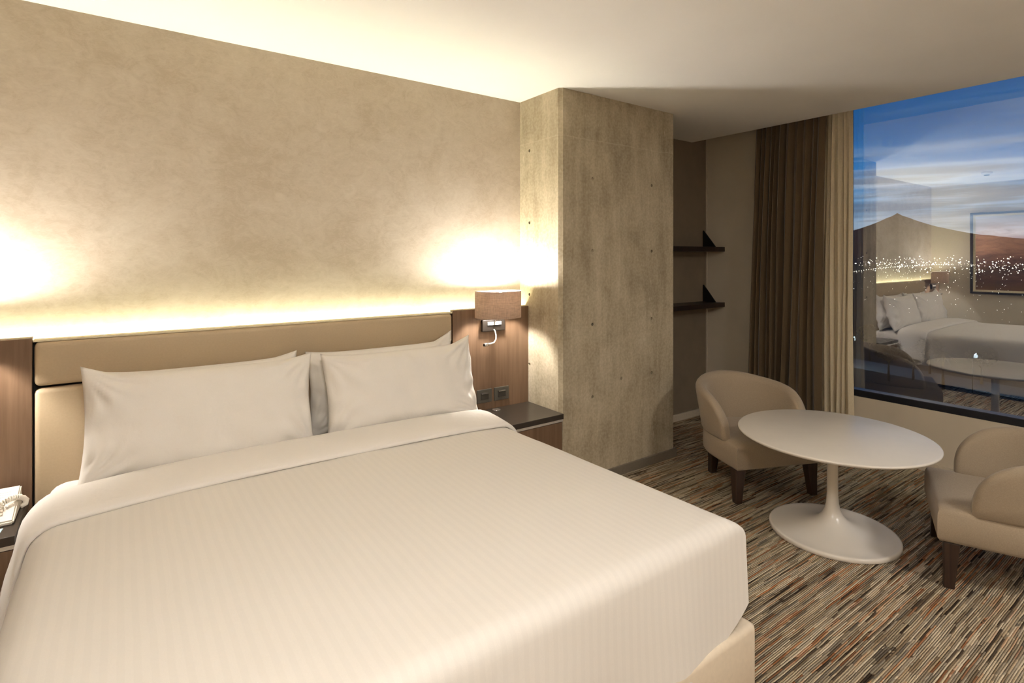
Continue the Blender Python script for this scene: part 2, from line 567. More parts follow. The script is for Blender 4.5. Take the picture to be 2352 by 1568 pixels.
# pale corner bead of the niche
struct(box('trim_2', (XW - 0.012, YN - 0.012, 0), (XW, YN, ZC + 0.22), M['pale_baseboard']))
struct(box('baseboard_niche', (PX1, YN - 0.014, 0), (XW - 0.014, YN, 0.06), M['pale_baseboard']))
struct(box('baseboard_right', (XW - 0.014, YB, 0), (XW, YN - 0.014, 0.06), M['pale_baseboard']))
struct(box('baseboard_pillar', (PX0 + 0.03, PY - 0.016, 0), (PX1 + 0.012, PY, 0.06), M['baseboard']))
struct(box('trim_3', (PX1, PY, 0), (PX1 + 0.012, YN - 0.014, 0.06), M['baseboard']))

# pillar with recessed tie holes
def holed_face(bm, to3, u0, u1, v0, v1, holes, hr=0.011, depth=0.03):
    """flat face in (u, v) with round recessed cups; to3(u, v, d) gives the point d below the face"""
    us = sorted({u0, u1} | {h[0] - 0.03 for h in holes} | {h[0] + 0.03 for h in holes})
    vv = sorted({v0, v1} | {h[1] - 0.03 for h in holes} | {h[1] + 0.03 for h in holes})
    cache = {}
    def V(u, v, d=0.0):
        k = (round(u, 5), round(v, 5), round(d, 5))
        if k not in cache:
            cache[k] = bm.verts.new(to3(u, v, d))
        return cache[k]
    for a, b in zip(us[:-1], us[1:]):
        for c, d in zip(vv[:-1], vv[1:]):
            hole = None
            for h in holes:
                if abs(h[0] - (a + b) / 2) < 0.006 and abs(h[1] - (c + d) / 2) < 0.006 and b - a < 0.07 and d - c < 0.07:
                    hole = h
            if hole is None:
                bm.faces.new((V(a, c), V(b, c), V(b, d), V(a, d)))
                continue
            hu, hv = hole
            ring = []
            inner = []
            for k in range(8):
                an = R(-135 + 45 * k)
                m_ = 1.0 / max(abs(math.cos(an)), abs(math.sin(an)))
                ring.append((hu + math.cos(an) * m_ * (b - a) / 2, hv + math.sin(an) * m_ * (d - c) / 2))
                inner.append((hu + math.cos(an) * hr, hv + math.sin(an) * hr))
            for k in range(8):
                j = (k + 1) % 8
                bm.faces.new((V(*ring[k]), V(*ring[j]), V(*inner[j]), V(*inner[k])))
                bm.faces.new((V(*inner[k]), V(*inner[j]), V(*inner[j], depth), V(*inner[k], depth)))
            bm.faces.new([V(*inner[k], depth) for k in range(8)])

bm = bmesh.new()
ch = 0.022
left_holes = [(2.952, 2.224), (2.952, 1.734), (2.952, 1.245), (2.952, 0.770)]
front_holes = [(2.55, 2.02), (3.143, 2.02), (2.55, 1.543), (3.143, 1.543), (2.553, 1.053), (3.143, 1.053), (2.547, 0.573), (3.139, 0.66), (2.825, 0.66)]
holed_face(bm, lambda u, v, d: (PX0 + d, u, v), PY + ch, YH + 0.02, 0.0, ZC, left_holes)
# the front face: rows are cut per hole pair, so near-equal heights are merged
holed_face(bm, lambda u, v, d: (u, PY + d, v), PX0 + ch, PX1 - 0.008, 0.0, ZC,
           [(2.55, 2.02), (3.143, 2.02), (2.55, 1.543), (3.143, 1.543), (2.55, 1.053), (3.143, 1.053), (2.55, 0.573), (3.143, 0.573), (2.825, 0.66), (3.143, 0.66)][:7] + [(3.143, 0.66), (2.825, 0.66)])
def quad(bm, *p):
    bm.faces.new([bm.verts.new(q) for q in p])
quad(bm, (PX0, PY + ch, 0), (PX0 + ch, PY, 0), (PX0 + ch, PY, ZC), (PX0, PY + ch, ZC))
quad(bm, (PX1 - 0.008, PY, 0), (PX1, PY + 0.008, 0), (PX1, PY + 0.008, ZC), (PX1 - 0.008, PY, ZC))
quad(bm, (PX1, PY + 0.008, 0), (PX1, YN + 0.02, 0), (PX1, YN + 0.02, ZC), (PX1, PY + 0.008, ZC))
struct(fin(bm, 'wall_pillar', M['concrete'], recalc=False))

# ------------------------------------------------------------------ window
win = struct(empty('window_1', (XW + 0.02, 0, ZS)))
fy0, fy1, fz1 = YWIN0, YWIN1, ZC + 0.22 - ZS
box('window_frame', (-0.012, fy0, 0), (0.075, fy1, 0.05), M['frame'], win, 0.004)
box('window_frame', (0.0, fy0, fz1 - 0.05), (0.075, fy1, fz1), M['frame'], win)
box('window_frame', (0.0, fy1 - 0.05, 0.05), (0.075, fy1, fz1 - 0.05), M['frame'], win)
box('window_frame', (0.0, fy0, 0.05), (0.075, fy0 + 0.05, fz1 - 0.05), M['frame'], win)
box('pane', (0.03, fy0 + 0.05, 0.05), (0.038, fy1 - 0.05, fz1 - 0.05), M['glass'], win)

# ------------------------------------------------------------------ curtains
def drape(name, mat, x0, ytop, ybot, z0, z1, pleats, amp, seed, thick=0.003, nz=26, per=10, lean=0.0):
    rnd = random.Random(seed)
    ns = pleats * per
    # uneven pleat widths
    wd = [rnd.uniform(0.6, 1.5) for _ in range(pleats)]
    tot = sum(wd)
    cuts = [0]
    for w in wd:
        cuts.append(cuts[-1] + w / tot)
    ap = [rnd.uniform(0.55, 1.2) for _ in range(pleats)]
    bm = bmesh.new()
    grid = []
    for k in range(nz + 1):
        v = k / nz
        z = z1 + (z0 - z1) * v
        row = []
        for i in range(ns + 1):
            p = min(i // per, pleats - 1)
            fu = (i - p * per) / per
            s = cuts[p] + (cuts[p + 1] - cuts[p]) * fu
            ya = ytop[0] + (ybot[0] - ytop[0]) * v ** 0.7
            yb = ytop[1] + (ybot[1] - ytop[1]) * v ** 0.7
            env = 0.55 + 0.45 * min(1, v * 2.2)
            ph = 2 * math.pi * fu
            a = amp * ap[p] * env
            dx = a * math.cos(ph) + 0.25 * amp * math.sin(3.1 * s * pleats + 2 * v + seed)
            sw = 0.012 * math.sin(5 * v + 9 * s + seed) * v
            y = ya + (yb - ya) * s + 0.35 * a * math.sin(2 * ph) * 0.6 + sw
            row.append(bm.verts.new((x0 + dx + lean * v, y, z)))
        grid.append(row)
    for a, b in zip(grid[:-1], grid[1:]):
        for i in range(ns):
            bm.faces.new((a[i], a[i + 1], b[i + 1], b[i]))
    o = fin(bm, name, mat, smooth=True)
    md = o.modifiers.new('thickness', 'SOLIDIFY')
    md.thickness = thick
    md.offset = 0
    return o
tag(drape('curtain', M['curtain'], 4.468, (2.585, 2.02), (2.68, 2.085), 0.012, ZC + 0.17, 11, 0.030, 4),
    'heavy brown pleated curtain drawn aside behind the chair', 'curtain')
tag(drape('sheer_curtain', M['sheer'], 4.545, (2.09, 1.868), (2.14, 1.862), 0.012, ZC + 0.17, 6, 0.020, 9),
    'thin cream sheer curtain gathered at the window edge', 'curtain')
rail = empty('curtain_rail', (4.50, 0, ZC + 0.17))
tag(rail, 'white ceiling track the brown and sheer curtains hang from', 'curtain rail')
box('track', (-0.05, YWIN0 - 0.2, 0.004), (-0.014, 2.75, 0.05), M['white_metal'], rail, 0.003)
box('track', (0.027, YWIN0 - 0.2, 0.004), (0.063, 2.75, 0.05), M['white_metal'], rail, 0.003)

# ------------------------------------------------------------------ niche shelves
for zt, nm in ((1.593, 'upper'), (1.077, 'lower')):
    s = empty('wall_shelf', (XW, YN, zt))
    tag(s, 'dark wooden niche shelf, the %s of the two, with triangular bracket' % nm, 'shelf', 'shelves in the niche')
    box('board', (PX1 - XW + 0.002, -0.205, -0.042), (-0.013, -0.001, 0), M['shelf_wood'], s, 0.002)
    bm = bmesh.new()
    tri = [(-0.012, 0.0), (-0.012, 0.155), (-0.020, 0.160), (-0.150, 0.0)]
    loft(bm, [[(-0.075, y, z) for y, z in tri], [(-0.067, y, z) for y, z in tri]])
    fin(bm, 'bracket', M['black_metal'], s)

# ------------------------------------------------------------------ headboard and panels
HX0, HX1, YF = -0.288, 1.678, 2.955
hb = empty('headboard', ((HX0 + HX1) / 2, YF, 0.25))
tag(hb, 'wide beige padded headboard with lit top edge behind the bed', 'headboard')
cx = (HX0 + HX1) / 2
hw = (HX1 - HX0) / 2
def pad(name, z0, z1):
    bm = bmesh.new()
    box_bm(bm, (-hw + 0.004, 0, z0), (hw - 0.004, 0.05, z1), 0.022, 4)
    return auto_smooth(fin(bm, name, M['leather'], hb), 50)
pad('upper_pad', 0.966 - 0.25, 1.150 - 0.25)
pad('lower_pad', 0.0, 0.957 - 0.25)
box('back_board', (-hw - 0.02, 0.045, -0.02), (hw + 0.02, 0.062, 1.150 - 0.25), M['black_gap'], hb)
box('top_trim', (-hw, 0.012, 1.150 - 0.25), (hw, 0.066, 1.158 - 0.25), M['cream_trim'], hb, 0.001)
bm = bmesh.new()
box_bm(bm, (XL - cx + 0.03, 0.070, 1.108 - 0.25), (PX0 - cx - 0.02, 0.098, 1.116 - 0.25))
fin(bm, 'led_strip', M['led'], hb)

for (x0, x1, lab) in ((XL + 0.001, HX0 - 0.002, 'brown wood veneer wall panel behind the telephone'),
                      (HX1 + 0.002, PX0 - 0.001, 'brown wood veneer wall panel beside the concrete pillar')):
    p = empty('wood_panel', ((x0 + x1) / 2, 2.975, 0.02))
    tag(p, lab, 'wall panel', 'veneer panels flanking the headboard')
    w = (x1 - x0) / 2
    box('veneer_sheet', (-w, -0.012, 0), (w, 0.006, 1.146), M['veneer'], p, 0.0015)
    box('core', (-w, 0.006, 0), (w, 0.024, 1.146), M['dark_edge'], p)
    box('top_trim', (-w, 0.006, 1.146), (w, 0.024, 1.150), M['cream_trim'], p)

# ------------------------------------------------------------------ nightstands
def nightstand(x0, x1, lab, grom):
    n = empty('nightstand', ((x0 + x1) / 2, 2.962, 0.30))
    tag(n, lab, 'nightstand', 'wall-hung nightstands')
    w = (x1 - x0) / 2
    dpt = 2.962 - 2.595
    box('top', (-w, -dpt, 0.182), (w, 0, 0.215), M['laminate'], n, 0.002)
    box('metal_strip', (-w, -dpt + 0.006, 0.166), (w, -dpt + 0.02, 0.182), M['aluminium'], n)
    box('body', (-w + 0.004, -dpt + 0.035, -0.10), (w - 0.004, 0, 0.182), M['dark_edge'], n)
    d = box('drawer', (-w + 0.004, -dpt + 0.012, -0.10), (w - 0.004, -dpt + 0.034, 0.160), M['veneer'], n, 0.001)
    if grom:
        lathe('cable_grommet', [(0, 0), (0.026, 0), (0.028, 0.002), (0.025, 0.004), (0.02, 0.003), (0, 0.003)], M['chrome'], n, 24, (1.973 - (x0 + x1) / 2, -0.047, 0.2151))
    return n
nightstand(XL + 0.002, HX0 - 0.012, 'dark wall-hung nightstand carrying the white telephone', False)
nightstand(HX1 + 0.085, PX0 - 0.002, 'dark wall-hung nightstand against the concrete pillar', True)

# ------------------------------------------------------------------ bedside lamps
def d_outline(hw_, yb, yf, n=22):
    """D-shaped plan: flat back at yb, bowed front reaching yf, short flat sides"""
    pts = [(-hw_, yb), (-hw_, yb - 0.045)]
    for i in range(1, n):
        a = math.pi * i / n
        pts.append((-hw_ * math.cos(a), yb - 0.045 - (yb - 0.045 - yf) * math.sin(a) ** 0.8))
    pts += [(hw_, yb - 0.045), (hw_, yb)]
    m = 8
    pts += [(hw_ - 2 * hw_ * i / m, yb) for i in range(1, m)]
    return pts

def bedside_lamp(xc, lab):
    yw = 2.963
    L = empty('bedside_lamp', (xc, yw, 1.015))
    tag(L, lab, 'lamp', 'bedside wall lamps')
    zb, zt = 1.113 - 1.015, 1.284 - 1.015
    o = d_outline(0.150, -0.028, -0.195)
    c = Vector((0, -0.1))
    def inset(k):
        return [(c.x + (x - c.x) * (1 - k), c.y + (y - c.y) * (1 - k * 1.6)) for x, y in o]
    for nm, k0, k1, mat in (('lamp_shade', 0.0, 0.012, M['shade']), ('shade_lining', 0.014, 0.022, M['shade_inner'])):
        a, b_ = inset(k0), inset(k1)
        bm = bmesh.new()
        ring = [[(x, y, zb) for x, y in a], [(x, y, zt) for x, y in a], [(x, y, zt) for x, y in b_], [(x, y, zb) for x, y in b_]]
        vr = loft(bm, ring, True, False)
        n = len(a)
        for i in range(n):
            j = (i + 1) % n
            bm.faces.new((vr[3][i], vr[3][j], vr[0][j], vr[0][i]))
        auto_smooth(fin(bm, nm, mat, L), 50)
    pl = box('wall_plate', (-0.088, -0.022, 0.005), (0.088, 0, 0.080), M['dark_edge'], L, 0.004)
    sw = box('switch', (-0.050, -0.028, 0.045), (0.055, -0.021, 0.066), M['white_metal'], pl, 0.002)
    tube('stem', [(0, -0.012, 0.06), (0, -0.06, 0.085), (0, -0.1, 0.12), (0, -0.1, 0.18)], 0.007, M['chrome'], L)
    lathe('bulb', [(0, 0), (0.014, 0.002), (0.016, 0.02), (0.028, 0.045), (0.03, 0.06), (0.022, 0.078), (0, 0.086)], M['bulb'], L, 20, (0, -0.1, 0.18))
    tube('shade_bracket', [(-0.143, -0.1, 0.15), (0.143, -0.1, 0.15)], 0.003, M['chrome'], L, 8)
    # small bendy reading light
    arm = [(0.0, -0.012, 0.02), (0.0, -0.035, 0.006), (0.0, -0.045, -0.02), (-0.004, -0.05, -0.045), (-0.022, -0.056, -0.062), (-0.05, -0.064, -0.066), (-0.085, -0.075, -0.066)]
    a = tube('reading_arm', arm, 0.0048, M['white_metal'], L, 12)
    hd = tube('reading_head', [(-0.078, -0.073, -0.066), (-0.082, -0.074, -0.066), (-0.112, -0.084, -0.067), (-0.116, -0.085, -0.067)], [0.008, 0.012, 0.0125, 0.011], M['chrome'], L, 16)
    tube('lens', [(-0.1155, -0.0849, -0.067), (-0.1172, -0.0855, -0.067)], 0.008, M['phone_black'], hd, 14)
bedside_lamp(1.972, 'lit wall lamp with linen shade beside the concrete pillar')
bedside_lamp(-0.585, 'lit wall lamp with linen shade above the telephone nightstand')

# switch plates
for i, (x0, x1, lab) in enumerate(((1.852, 1.966, 'grey wall switch plate closer to the pillows'), (1.984, 2.100, 'grey wall switch plate closer to the concrete pillar'))):
    s = empty('switch_plate', ((x0 + x1) / 2, 2.963, 0.562))
    tag(s, lab, 'switch', 'switch plates above the nightstand')
    w = (x1 - x0) / 2
    box('plate', (-w, -0.009, 0), (w, 0, 0.086), M['switch_grey'], s, 0.003)
    box('rocker', (-w * 0.52, -0.014, 0.022), (w * 0.52, -0.008, 0.066), M['switch_dark'], s, 0.002)
    box('indicator', (-w * 0.46, -0.0155, 0.058), (w * 0.46, -0.0135, 0.063), M['chrome'], s)

# ------------------------------------------------------------------ bed
BX0, BX1, BYF = -0.248, 1.708, 1.03     # duvet extents at the sides and the foot
bed = empty('bed', (0.72, 2.0, 0))
tag(bed, 'king-size bed with cream box base and white mattress', 'bed')
def bl(x, y, z): return (x - 0.72, y - 2.0, z)
bm = bmesh.new()
box_bm(bm, bl(-0.285, 1.005, 0.05), bl(1.735, 2.945, 0.275), 0.02, 3)
auto_smooth(fin(bm, 'base', M['bed_base'], bed), 50)
for fx in (-0.2, 1.65):
    for fy in (1.1, 2.85):
        box('foot', bl(fx - 0.03, fy - 0.03, 0), bl(fx + 0.03, fy + 0.03, 0.05), M['dark_wood'], bed)
bm = bmesh.new()
box_bm(bm, bl(-0.235, 1.09, 0.277), bl(1.668, 2.945, 0.575), 0.06, 5)
auto_smooth(fin(bm, 'mattress', M['sheet'], bed), 50)

def wrinkle(x, y, s=1.0, seed=0.0):
    return mnoise.noise(Vector((x * s + seed, y * s - seed, 0.3 + seed)))

def duvet_mesh():
    W = BX1 - BX0
    r = 0.085
    rf = 0.055
    hang_s, hang_f = 0.36, 0.40
    y1 = 2.56
    def prof(d, rad):
        """d: arc length past the start of the rounding -> (out, drop)"""
        q = rad * math.pi / 2
        if d <= 0:
            return 0.0, 0.0
        if d < q:
            a = d / rad
            return rad * math.sin(a), rad * (1 - math.cos(a))
        return rad, rad + (d - q)
    sx = []
    n_in = 66
    inner0, inner1 = BX0 + r, BX1 - r
    side = [0.0] + [r * math.pi / 2 * k / 6 for k in range(1, 7)] + [r * math.pi / 2 + (hang_s - r) * k / 10 for k in range(1, 11)]
    foot = [0.0] + [rf * math.pi / 2 * k / 5 for k in range(1, 6)] + [rf * math.pi / 2 + (hang_f - rf) * k / 12 for k in range(1, 13)]
    S = [('L', d) for d in reversed(side[1:])] + [('M', inner0 + (inner1 - inner0) * i / n_in) for i in range(n_in + 1)] + [('R', d) for d in side[1:]]
    yin = BYF + rf
    n_y = 52
    T = [('M', y1 + (yin - y1) * i / n_y) for i in range(n_y + 1)] + [('F', d) for d in foot[1:]]
    bm = bmesh.new()
    g = []
    for tk, tv in T:
        row = []
        if tk == 'M':
            yy, dy = tv, 0.0
        else:
            oy, dy = prof(tv, rf)
            yy = yin - oy
        for sk, sv in S:
            if sk == 'M':
                xx, dx = sv, 0.0
            else:
                ox, dx = prof(sv, r)
                xx = inner0 - ox if sk == 'L' else inner1 + ox
            u = (xx - (BX0 + BX1) / 2) / (W / 2)
            crown = 0.636 - (0.010 + 0.020 * min(1.0, max(0.0, (yy - BYF) / 1.2))) * min(1, abs(u)) ** 3.0
            # thins out towards the foot
            crown -= 0.002 * max(0.0, (1.7 - yy) / 0.7) ** 1.5 if yy < 1.7 else 0.0
            drop = (dx ** 4 + dy ** 4) ** 0.25
            # the hem lifts in a curve towards the foot corners
            cu = max(0.0, (min(1.0, abs(u)) - 0.72) / 0.28)
            fy_ = min(1.0, max(0.0, (BYF + 0.30 - yy) / 0.25))
            drop *= 1 - 0.30 * cu ** 1.6 * fy_
            wz = 0.006 * wrinkle(xx, yy, 2.2) + 0.002 * wrinkle(xx, yy, 7.0, 3.0)
            wz *= max(0.2, 1 - drop / 0.08)
            x, y = xx, yy
            k = max(0.0, drop - 0.06)
            if dx > 0:      # side hang: flare and soft folds
                fade = min(1.0, max(0.0, (yy - BYF - 0.06) / 0.5))
                out = (0.16 * k + 0.020 * k / 0.3 * math.sin(yy * 16 + 1.3 * math.sin(yy * 5))) * fade * min(1.0, dx / 0.08)
                x += out if sk == 'R' else -out
            if dy > 0:
                y -= (0.05 * k + 0.010 * k / 0.35 * math.sin(xx * 11 + 1.1 * math.sin(xx * 4)) * (1 - min(1, abs(u)) ** 6)) * min(1.0, dy / 0.05)
            row.append(bm.verts.new((x, y, crown + wz - drop)))
        g.append(row)
    nT, nS = len(T), len(S)
    for i in range(nT - 1):
        for j in range(nS - 1):
            bm.faces.new((g[i][j], g[i][j + 1], g[i + 1][j + 1], g[i + 1][j]))
    # turned-in hem gives the cloth its thickness
    def turned(verts, dx, dy):
        inner = [bm.verts.new((v.co.x + dx, v.co.y + dy, v.co.z + 0.006)) for v in verts]
        up = [bm.verts.new((v.co.x + dx, v.co.y + dy, v.co.z + 0.09)) for v in verts]
        for k in range(len(verts) - 1):
            bm.faces.new((verts[k], verts[k + 1], inner[k + 1], inner[k]))
            bm.faces.new((inner[k], inner[k + 1], up[k + 1], up[k]))
    turned([g[-1][j] for j in range(nS) if S[j][0] == 'M'], 0, 0.013)
    turned([g[i][0] for i in range(nT) if T[i][0] == 'M'], 0.013, 0)
    turned([g[i][-1] for i in range(nT) if T[i][0] == 'M'], -0.013, 0)
    bmesh.ops.dissolve_degenerate(bm, edges=bm.edges, dist=0.0004)
    return bm
duv_bm = duvet_mesh()
duvet = auto_smooth(fin(duv_bm, 'duvet', M['duvet']), 75)
tag(duvet, 'white satin-stripe duvet spread over the bed with folded top', 'duvet')

def fold_band():
    """the turned-back top of the duvet: a thick flat roll across the bed, drooping over both sides"""
    r = 0.085
    inner0, inner1 = BX0 + r, BX1 - r
    W = BX1 - BX0
    hang = 0.30
    side = [r * math.pi / 2 * k / 7 for k in range(1, 8)] + [r * math.pi / 2 + (hang - r) * k / 8 for k in range(1, 9)]
    n_in = 60
    S = [('L', d) for d in reversed(side)] + [('M', inner0 + (inner1 - inner0) * i / n_in) for i in range(n_in + 1)] + [('R', d) for d in side]
    bm = bmesh.new()
    rings = []
    for sk, sv in S:
        if sk == 'M':
            xx, dx = sv, 0.0
        else:
            q = r * math.pi / 2
            if sv < q:
                ox, dx = r * math.sin(sv / r), r * (1 - math.cos(sv / r))
            else:
                ox, dx = r, r + sv - q
            xx = inner0 - ox if sk == 'L' else inner1 + ox
        u = (xx - (BX0 + BX1) / 2) / (W / 2)
        crown = 0.636 - 0.030 * min(1, abs(u)) ** 3.0
        nx, nz = 0.0, 1.0
        if sk != 'M':
            a = min(math.pi / 2, sv / r)
            nx = -math.sin(a) if sk == 'L' else math.sin(a)
            nz = math.cos(a)
            if dx > r * 0.8:
                k = dx - r * 0.8
                xx += (-0.22 if sk == 'L' else 0.22) * k
        yc = 2.335 + 0.006 * math.sin(4 * xx) + 0.010 * max(0.0, 0.3 - xx)
        yb = 2.625 + 0.008 * math.sin(3 * xx + 1)
        # section: front lip, over the top, back roll, underneath
        sec = [(yc, 0.002), (yc - 0.004, 0.010), (yc + 0.004, 0.020), (yc + 0.05, 0.027), (yc + 0.12, 0.033), (yb - 0.07, 0.038), (yb - 0.025, 0.034),
               (yb, 0.016), (yb + 0.004, -0.008), (yb - 0.02, -0.030), (yb - 0.08, -0.020), (yc + 0.05, -0.004)]
        ring = []
        for yy, hh in sec:
            hh += 0.003 * wrinkle(xx * 1.2, yy * 3, 2.5, 1.7) if hh > 0.015 else 0
            if sk != 'M':
                hh *= 1 + 0.25 * math.sin(yy * 30 + dx * 20) * min(1, dx / 0.2) if hh > 0.015 else 1
            ring.append((xx + nx * hh, yy, crown - dx + nz * hh))
        rings.append(ring)
    loft(bm, rings)
    o = auto_smooth(fin(bm, 'duvet_fold', M['sheet'], duvet), 70)
    return o
fold_band()

# ------------------------------------------------------------------ pillows
def pillow(name, lab, w, hgt, th, base, lean, yaw=0.0, roll=0.0, seed=1.0, droop=0.0, tl=0.0, tr=0.0):
    """pillow standing on its long edge: local x along the width, z up, y thickness"""
    nu, nv = 84, 48
    bm = bmesh.new()
    def sheet(sgn):
        rows = []
        for j in range(nv + 1):
            v = -1 + 2 * j / nv
            row = []
            for i in range(nu + 1):
                u = -1 + 2 * i / nu
                au, av = abs(u), abs(v)
                f = max(0.0, (1 - au ** 4.5)) ** 0.55 * max(0.0, (1 - av ** 3.2)) ** 0.6
                # sides draw in between the corners
                pin_x = 1 - 0.045 * (1 - v * v) * au ** 3
                pin_z = 1 - 0.085 * (1 - u ** 4) * av ** 3
                x = u * w / 2 * pin_x
                z = v * hgt / 2 * pin_z
                edge = max(au, av)
                wr = 0.012 * wrinkle(u * 3, v * 2, 1.3, seed) + 0.008 * wrinkle(u * 9, v * 4, 1.0, seed * 2) * edge ** 2
                # creases running in from the corners
                for cu, cv_ in ((-1, 1), (1, 1), (-1, -1), (1, -1)):
                    ax, az_ = (u - cu) * w / 2, (v - cv_) * hgt / 2
                    rad_ = math.hypot(ax, az_)
                    ang = math.atan2(az_, ax)
                    wr += 0.0065 * math.sin(ang * 15 + seed * 3 + 3 * wrinkle(u, v, 2, seed)) * math.exp(-((rad_ - 0.13) / 0.09) ** 2)
                # radial puckers close to the short ends
                wr += 0.008 * math.sin(v * 13 + seed + 2 * wrinkle(u * 2, v, 2, seed)) * max(0, au - 0.7) / 0.3
                y = sgn * (th / 2 * f + (wr if f > 0.05 else wr * f * 10) * min(1, f * 2))
                y += 0.012 * wrinkle(u * 2.5, v * 2.5, 1, seed + 7) * edge ** 4
                if v > 0:
                    z += tl * max(0, -u - 0.72) / 0.28 * v ** 2 + tr * max(0, u - 0.72) / 0.28 * v ** 2
                z += droop * (1 - au ** 2) * (v > 0) * v
                row.append((x, y, z + hgt / 2))
            rows.append(row)
        return rows
    fr, bk = sheet(-1), sheet(1)
    vf = [[bm.verts.new(p) for p in r] for r in fr]
    vb = [[bm.verts.new(p) for p in r] for r in bk]
    for V_, flip in ((vf, False), (vb, True)):
        for j in range(nv):
            for i in range(nu):
                q = [V_[j][i], V_[j][i + 1], V_[j + 1][i + 1], V_[j + 1][i]]
                bm.faces.new(q[::-1] if flip else q)
    bmesh.ops.remove_doubles(bm, verts=bm.verts, dist=0.0006)
    o = fin(bm, name, M['pillow'], smooth=True)
    o.location = base
    o.rotation_euler = (-lean, roll, yaw)
    tag(o, lab, 'pillow', 'white pillows on the bed')
    return o
pillow('pillow', 'white pillow propped on the headboard, behind the front pillow on the telephone side', 0.80, 0.435, 0.115, (0.335, 2.838, 0.583), R(8), seed=2.0, tl=0.0, tr=0.012)
pillow('pillow', 'white pillow propped on the headboard, behind the front pillow on the pillar side', 0.86, 0.435, 0.115, (1.205, 2.838, 0.583), R(8), seed=4.3, tr=0.045)
pillow('pillow', 'white pillow leaning in front on the telephone side of the bed', 0.90, 0.45, 0.15, (0.315, 2.662, 0.590), R(15), yaw=R(0), roll=R(1.0), seed=5.1, tl=0.03, tr=0.012)
pillow('pillow', 'white pillow leaning in front on the pillar side of the bed', 0.87, 0.435, 0.15, (1.25, 2.662, 0.590), R(15), yaw=R(0), roll=R(0), seed=8.6, tl=0.005, tr=0.03)

# ------------------------------------------------------------------ telephone and card
ph = empty('telephone', (-0.408, 2.81, 0.5155))
tag(ph, 'white corded desk telephone with coiled cord on the nightstand', 'telephone')
bm = bmesh.new()
pr = [(-0.105, 0.0), (-0.108, 0.016), (0.100, 0.078), (0.106, 0.070), (0.106, 0.0)]
loft(bm, [[(-0.095, y, z) for y, z in pr], [(0.092, y, z) for y, z in pr]])
bmesh.ops.bevel(bm, geom=list(bm.edges), offset=0.005, segments=2, affect='EDGES')
body = auto_smooth(fin(bm, 'phone_body', M['phone'], ph), 40)
sl = math.atan2(0.062, 0.208)
def on_face(u, v, w, hgt, th, nm, mat, par):
    # u across, v up the sloping face
    y = -0.108 + v * math.cos(sl)
    z = 0.016 + v * math.sin(sl)
    return box(nm, (-w / 2, -hgt / 2, -0.002), (w / 2, hgt / 2, th), mat, par, 0.001, 1, (u, y, z), (sl, 0, 0))
for r_ in range(4):
    for c_ in range(3):
        on_face(-0.005 + c_ * 0.026, 0.045 + r_ * 0.019, 0.018, 0.011, 0.004, 'key', M['phone_grey'], ph)
on_face(0.062, 0.118, 0.012, 0.007, 0.003, 'message_lamp', M['phone_black'], ph)
on_face(0.03, 0.165, 0.10, 0.055, 0.0012, 'faceplate', M['paper'], ph)['label'] = 'pale printed faceplate'
for i in range(3):
    on_face(0.03, 0.150 + 0.014 * i, 0.075, 0.0012, 0.002, 'printed_line', M['phone_grey'], ph)
# handset lying along the far side of the body
hs = tube('handset', [(-0.066, -0.10, 0.045), (-0.066, -0.085, 0.058), (-0.066, -0.04, 0.066), (-0.066, 0.03, 0.086), (-0.066, 0.075, 0.100), (-0.066, 0.09, 0.098)],
          [0.018, 0.024, 0.016, 0.016, 0.024, 0.018], M['phone'], ph, 16)
# coiled cord, over the keypad and round the corner of the body
pts = []
path = [Vector(p) for p in ((-0.066, -0.112, 0.040), (-0.03, -0.085, 0.045), (0.03, -0.05, 0.056), (0.075, -0.012, 0.066), (0.100, 0.012, 0.058))]
def cr(t):
    n = len(path) - 1
    k = min(int(t * n), n - 1)
    f = t * n - k
    p0, p1, p2, p3 = path[max(k - 1, 0)], path[k], path[k + 1], path[min(k + 2, n)]
    return 0.5 * ((2 * p1) + (-p0 + p2) * f + (2 * p0 - 5 * p1 + 4 * p2 - p3) * f * f + (-p0 + 3 * p1 - 3 * p2 + p3) * f ** 3)
NC = 24 * 12
for i in range(NC + 1):
    t = i / NC
    c = cr(t)
    d = (cr(min(1, t + 0.01)) - cr(max(0, t - 0.01))).normalized()
    s = d.cross(Vector((0, 0, 1))).normalized()
    u = s.cross(d)
    a = 2 * math.pi * 24 * t
    pts.append(c + 0.0085 * (math.cos(a) * s + math.sin(a) * u))
tube('coiled_cord', pts, 0.0024, M['phone'], ph, 6)
tube('cord_plug', [(0.092, 0.008, 0.060), (0.106, 0.016, 0.052), (0.114, 0.018, 0.040), (0.112, 0.012, 0.028), (0.10, 0.004, 0.024)], [0.009, 0.0095, 0.010, 0.0095, 0.008], M['phone'], ph, 12)
tag(box('note_card', (-0.06, -0.036, 0), (0.06, 0.036, 0.0015), M['paper'], None, 0, 1, (-0.405, 2.655, 0.5153), (0, 0, R(-6))),
    'pale blue card lying in front of the telephone', 'card')

